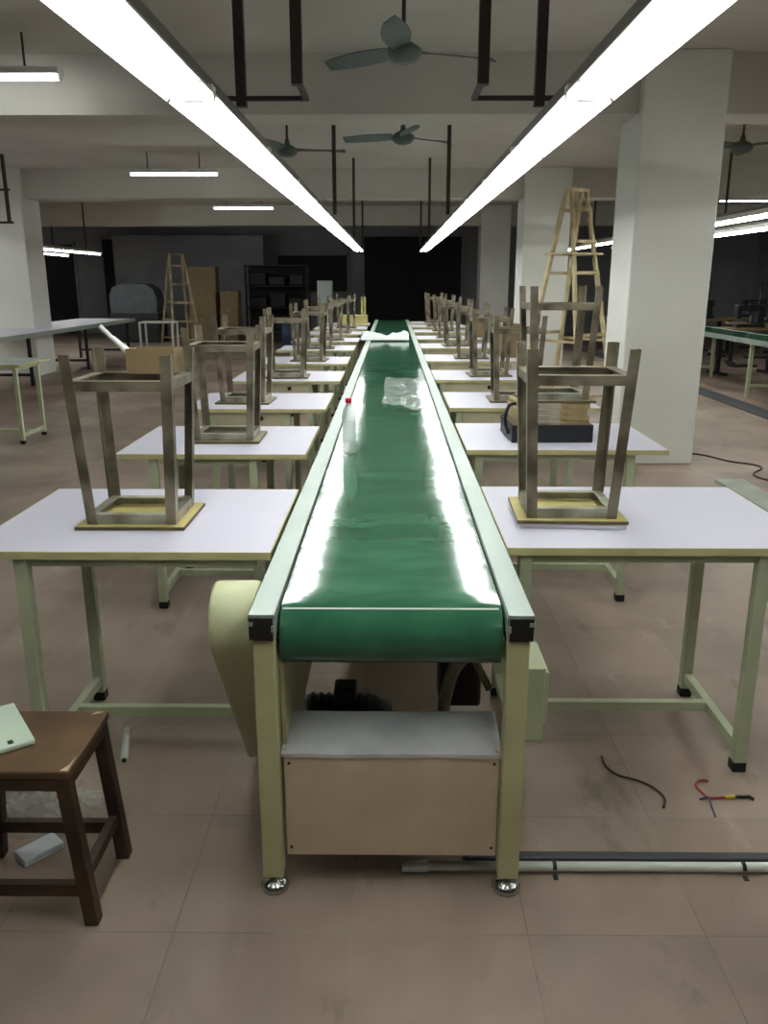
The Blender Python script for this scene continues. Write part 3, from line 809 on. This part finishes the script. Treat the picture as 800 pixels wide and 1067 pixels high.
tall_ladder = make_ladder('tall bare wood stepladder standing behind the big white column', 2.44, .62, .24, .95, 7, 'wood', (2.0, 9.6, 0), R(38))
pb = MB().box(-.27, .27, -.20, .20, 1.772, 1.797).build('platform_board', M['wood'], tall_ladder, bevel=.003)
make_ladder('small wooden stepladder in the far left of the hall by the cartons', 2.03, .62, .27, 1.15, 5, 'woodgrey', (-4.55, 18.2, 0), R(28))

# ------------------------------------------------------------------ left bay
def long_table(name, label, cat, x0, x1, y0, y1, zt, mt, legm, ny):
    t = thing(name, label, cat, ((x0+x1)/2, y0, 0)); hw = (x1-x0)/2; L_ = y1-y0
    MB().box(-hw, hw, 0, L_, zt-.035, zt).build('table_top', M[mt], t, bevel=.004)
    for sx in (-1, 1): MB().box(min(sx*hw, sx*(hw+.012)), max(sx*hw, sx*(hw+.012)), 0, L_, zt-.06, zt+.006).build('edge_rail', M['alu'], t)
    for k in range(ny):
        y = .35+(L_-.7)*k/(ny-1)
        for sx in (-1, 1):
            MB().box(sx*(hw-.06)-.022, sx*(hw-.06)+.022, y-.022, y+.022, 0, zt-.035).build('leg', M[legm], t)
        MB().box(-hw+.08, hw-.08, y-.015, y+.015, .14, .18).build('crossbar', M[legm], t)
    return t
long_table('long_table', 'long white-topped table running down the left aisle under the tube lamps', 'table', -6.35, -5.25, 9.6, 17.3, .76, 'white', 'darkiron', 4)
lt = make_table(.80, 'pale green table standing in the left aisle at the frame edge', False, None, 'mint'); mirror_to_left(lt)
lt.location = (-3.45, 7.72, 0)
fr = thing('white_frame_stand', 'white tubular frame stand on the floor before the small ladder', 'stand', (-4.66, 16.9, 0))
for sx in (-1, 1):
    for sy in (-1, 1): MB().box(sx*.32-.018, sx*.32+.018, sy*.2-.018, sy*.2+.018, 0, .69).build('leg', M['pvc'], fr)
MB().box(-.34, .34, -.22, .22, .69, .72).build('stand_top', M['pvc'], fr, bevel=.006)
MB().box(-.30, .30, -.21, -.19, .2, .23).build('rung', M['pvc'], fr)
# cartons stacked by the ladder
stk = [(-4.66, 21.2, .66, [.62, .60, .60], 'tall'), (-4.02, 21.2, .44, [.42, .42, .42], 'low')]
for x, y, wd, hs, word in stk:
    z = 0
    for k, h in enumerate(hs):
        o = thing('cardboard_box', '%s brown carton of the %s stack behind the small ladder' % (['bottom', 'middle', 'top'][k], word), 'box', (x+.01*k, y, z), R(2*k-2), 'cartons stacked in the far left')
        MB().box(-wd/2, wd/2, -.28, .28, 0, h-.002).build('carton_body', M['card'], o, bevel=.006)
        MB().box(-.03, .03, -.2815, .2815, h-.08, h-.0015).build('packing_tape', M['kraft'], o)
        z += h
# covered machine, dark rack, blue drum at the back
cm = thing('covered_machine', 'grey covered machine standing by the far wall left of the ladder', 'machine', (-6.45, 21.6, 0))
MB().box(-.62, .62, -.4, .4, .0, .72).build('machine_base', M['darkiron'], cm, bevel=.02)
m = MB()
pf = [(-.58, .72), (-.60, 1.15), (-.50, 1.36), (-.2, 1.44), (.3, 1.43), (.52, 1.30), (.60, 1.05), (.58, .72)]
vs = [(x, y, z+.02*noise.noise(Vector((x*3, y*3, z*3)))) for y in (-.36, -.34, .34, .36) for x, z in pf]
m.add(vs, [(j*8+i, j*8+i+1, (j+1)*8+i+1, (j+1)*8+i) for j in range(3) for i in range(7)] + [tuple(range(8)), tuple(range(31, 23, -1))], 0, False)
m.build('machine_cover', M['tarp'], cm, bevel=.03)
rk = thing('storage_rack', 'dark storage rack by the far wall right of the carton stacks', 'rack', (-2.95, 22.2, 0))
for sx in (-1, 1):
    for sy in (-1, 1): MB().box(sx*.78-.025, sx*.78+.025, sy*.3-.025, sy*.3+.025, 0, 1.9).build('post', M['darkiron'], rk)
for z in (.25, .8, 1.35, 1.86): MB().box(-.8, .8, -.32, .32, z, z+.03).build('shelf', M['darkiron'], rk)
MB().box(-.8, .8, .30, .32, .28, 1.86).build('back_panel', M['black'], rk)
random.seed(3)
cnt = 0
for z, lv in ((.28, 'lowest'), (.83, 'middle'), (1.38, 'upper')):
    for k, x in enumerate((-.5, 0, .5)):
        h = random.uniform(.22, .42); wd = random.uniform(.34, .44)
        o = MB().box(-wd/2, wd/2, -.24, .24, 0, h).build('storage_bin', M[['blackplastic', 'tarp', 'darkiron'][(cnt*2+k) % 3]], None, bevel=.03, loc=(-2.95+x, 22.2, z), rot=(0, 0, R(random.uniform(-4, 4))))
        tag(o, '%s dark storage bin on the %s shelf of the dark rack' % (['left', 'middle', 'right'][k], lv), 'bin', 'bins on the dark rack')
        MB().box(-wd/2-.012, wd/2+.012, -.25, .25, h-.05, h-.02).build('bin_rim', M['blackplastic'], o)
        cnt += 1
bd = thing('blue_drum', 'dull blue plastic drum on the floor right of the dark rack', 'drum', (-2.25, 19.4, 0))
MB().lathe([(.24, 0), (.27, .03), (.28, .3), (.285, .32), (.28, .34), (.28, .62), (.26, .68)], (0,0,0), 28).build('drum_body', M['blue'], bd)
MB().lathe([(.265, .681), (.275, .69), (.27, .72), (.1, .725)], (0,0,0), 28).build('drum_lid', M['blackplastic'], bd)
pc = thing('metal_cabinet', 'narrow pale grey-green metal cabinet at the far end beyond the left tables', 'cabinet', (-1.56, 20.0, 0))
MB().box(-.17, .17, -.2, .2, .06, 1.50).build('cabinet_body', M['mint'], pc, bevel=.008)
dr = MB().box(-.155, .155, -.218, -.2005, .10, 1.46).build('cabinet_door', M['mint'], pc, bevel=.004)
MB().box(.10, .12, -.236, -.218, .75, .87).build('door_handle', M['chrome'], dr)
MB().box(-.16, .16, -.19, .19, 0, .06).build('plinth', M['darkiron'], pc)
# pale wooden desk with a post at the far end of the left row
pd = thing('pale_post_stand', 'pale yellow wooden stand with an upright post on the farthest left table', 'stand', (-.68, 15.42, 0))
MB().box(-.24, .24, -.2, .2, .752, .90).build('stand_body', M['ply'], pd, bevel=.006)
for x in (.14, .19): MB().box(x-.018, x+.018, -.02, .02, .90, 1.22).build('post', M['ply'], pd)
for sx in (-1, 1):
    for sy in (-1, 1): MB().box(sx*.2-.02, sx*.2+.02, sy*.16-.02, sy*.16+.02, 0 if False else .7505, .753).build('foot', M['ply'], pd)

# ------------------------------------------------------------------ right bay
rc = long_table('aisle_conveyor', 'second green conveyor running down the right aisle beyond the big column', 'conveyor', 4.66, 5.24, 8.2, 19.0, .765, 'mint', 'cream', 5)
MB().box(-.25, .25, .02, 10.78, .7652, .7672).build('belt', M['belt'], rc)
o = MB().box(4.22, 4.50, 7.8, 19.0, 0, .012).build('floor_band', M['strip'], None)  # thin flat dark band along the aisle floor
tag(o, 'dark flat trunking on the floor before the right aisle conveyor', 'band')
for k, (bx_, by_, bz_, wd, hh, lab) in enumerate(((1.20, 8.62, .75, .19, .33, 'upright yellow-brown carton on the fifth table right of the conveyor'),
                                                 (1.15, 11.72, .75, .20, .28, 'upright yellow-brown carton on the seventh table right of the conveyor'))):
    o = thing('upright_carton', lab, 'box', (bx_, by_, bz_), R(3))
    MB().box(-wd/2, wd/2, -.13, .13, 0, hh).build('carton_body', M['card'], o, bevel=.004)
    MB().box(-.02, .02, -.1315, .1315, hh-.06, hh+.001).build('packing_tape', M['kraft'], o)
def sewing(label, loc, rz, group):
    t = thing('sewing_machine', label, 'sewing machine', loc, rz, group)
    MB().box(-.55, .55, -.28, .28, .72, .76).build('machine_table', M['card'], t, bevel=.004)
    for sx in (-1, 1):
        MB().box(sx*.46-.03, sx*.46+.03, -.03, .03, .05, .72).build('stand_leg', M['darkiron'], t)
        MB().box(sx*.46-.035, sx*.46+.035, -.26, .26, 0, .05).build('stand_foot', M['darkiron'], t)
    MB().box(-.2, .2, -.10, .15, .12, .15).build('treadle', M['darkiron'], t)
    hd = MB(); hd.box(-.26, .26, -.09, .09, .76, .82); hd.box(.12, .24, -.06, .06, .82, 1.06); hd.box(-.24, .24, -.055, .055, 1.02, 1.12); hd.box(-.24, -.15, -.05, .05, .90, 1.04)
    h = hd.build('machine_head', M['darkiron'], t, bevel=.012)
    MB().lathe([(.02, .242), (.07, .246), (.07, .27), (.02, .28)], (0, 0, 1.06), 20, axis='x').build('hand_wheel', M['darkiron'], h)
    MB().tube([(.30, .2, .76), (.30, .2, 1.5)], .009, 8).build('thread_stand', M['darkiron'], t)
    MB().tube([(.14, .2, 1.44), (.42, .2, 1.44)], .007, 8).build('thread_arm', M['darkiron'], t)
    for x in (.18, .38): MB().lathe([(.04, .76), (.028, .92), (.012, .94)], (x, .2, 0), 14).build('thread_cone', M['tarp'], t)
    return t
s0 = sewing('nearest dark sewing machine on its stand beyond the right aisle conveyor', (5.85, 14.0, 0), R(10), 'sewing machines of the right bay')
for k, (x, y, a) in enumerate(((6.75, 15.6, -8), (6.25, 17.3, 14), (7.6, 18.0, 0))):
    dup(s0, '%s dark sewing machine beyond the right aisle conveyor, counting from the camera' % ORD[k+1], (x, y, 0), R(a))
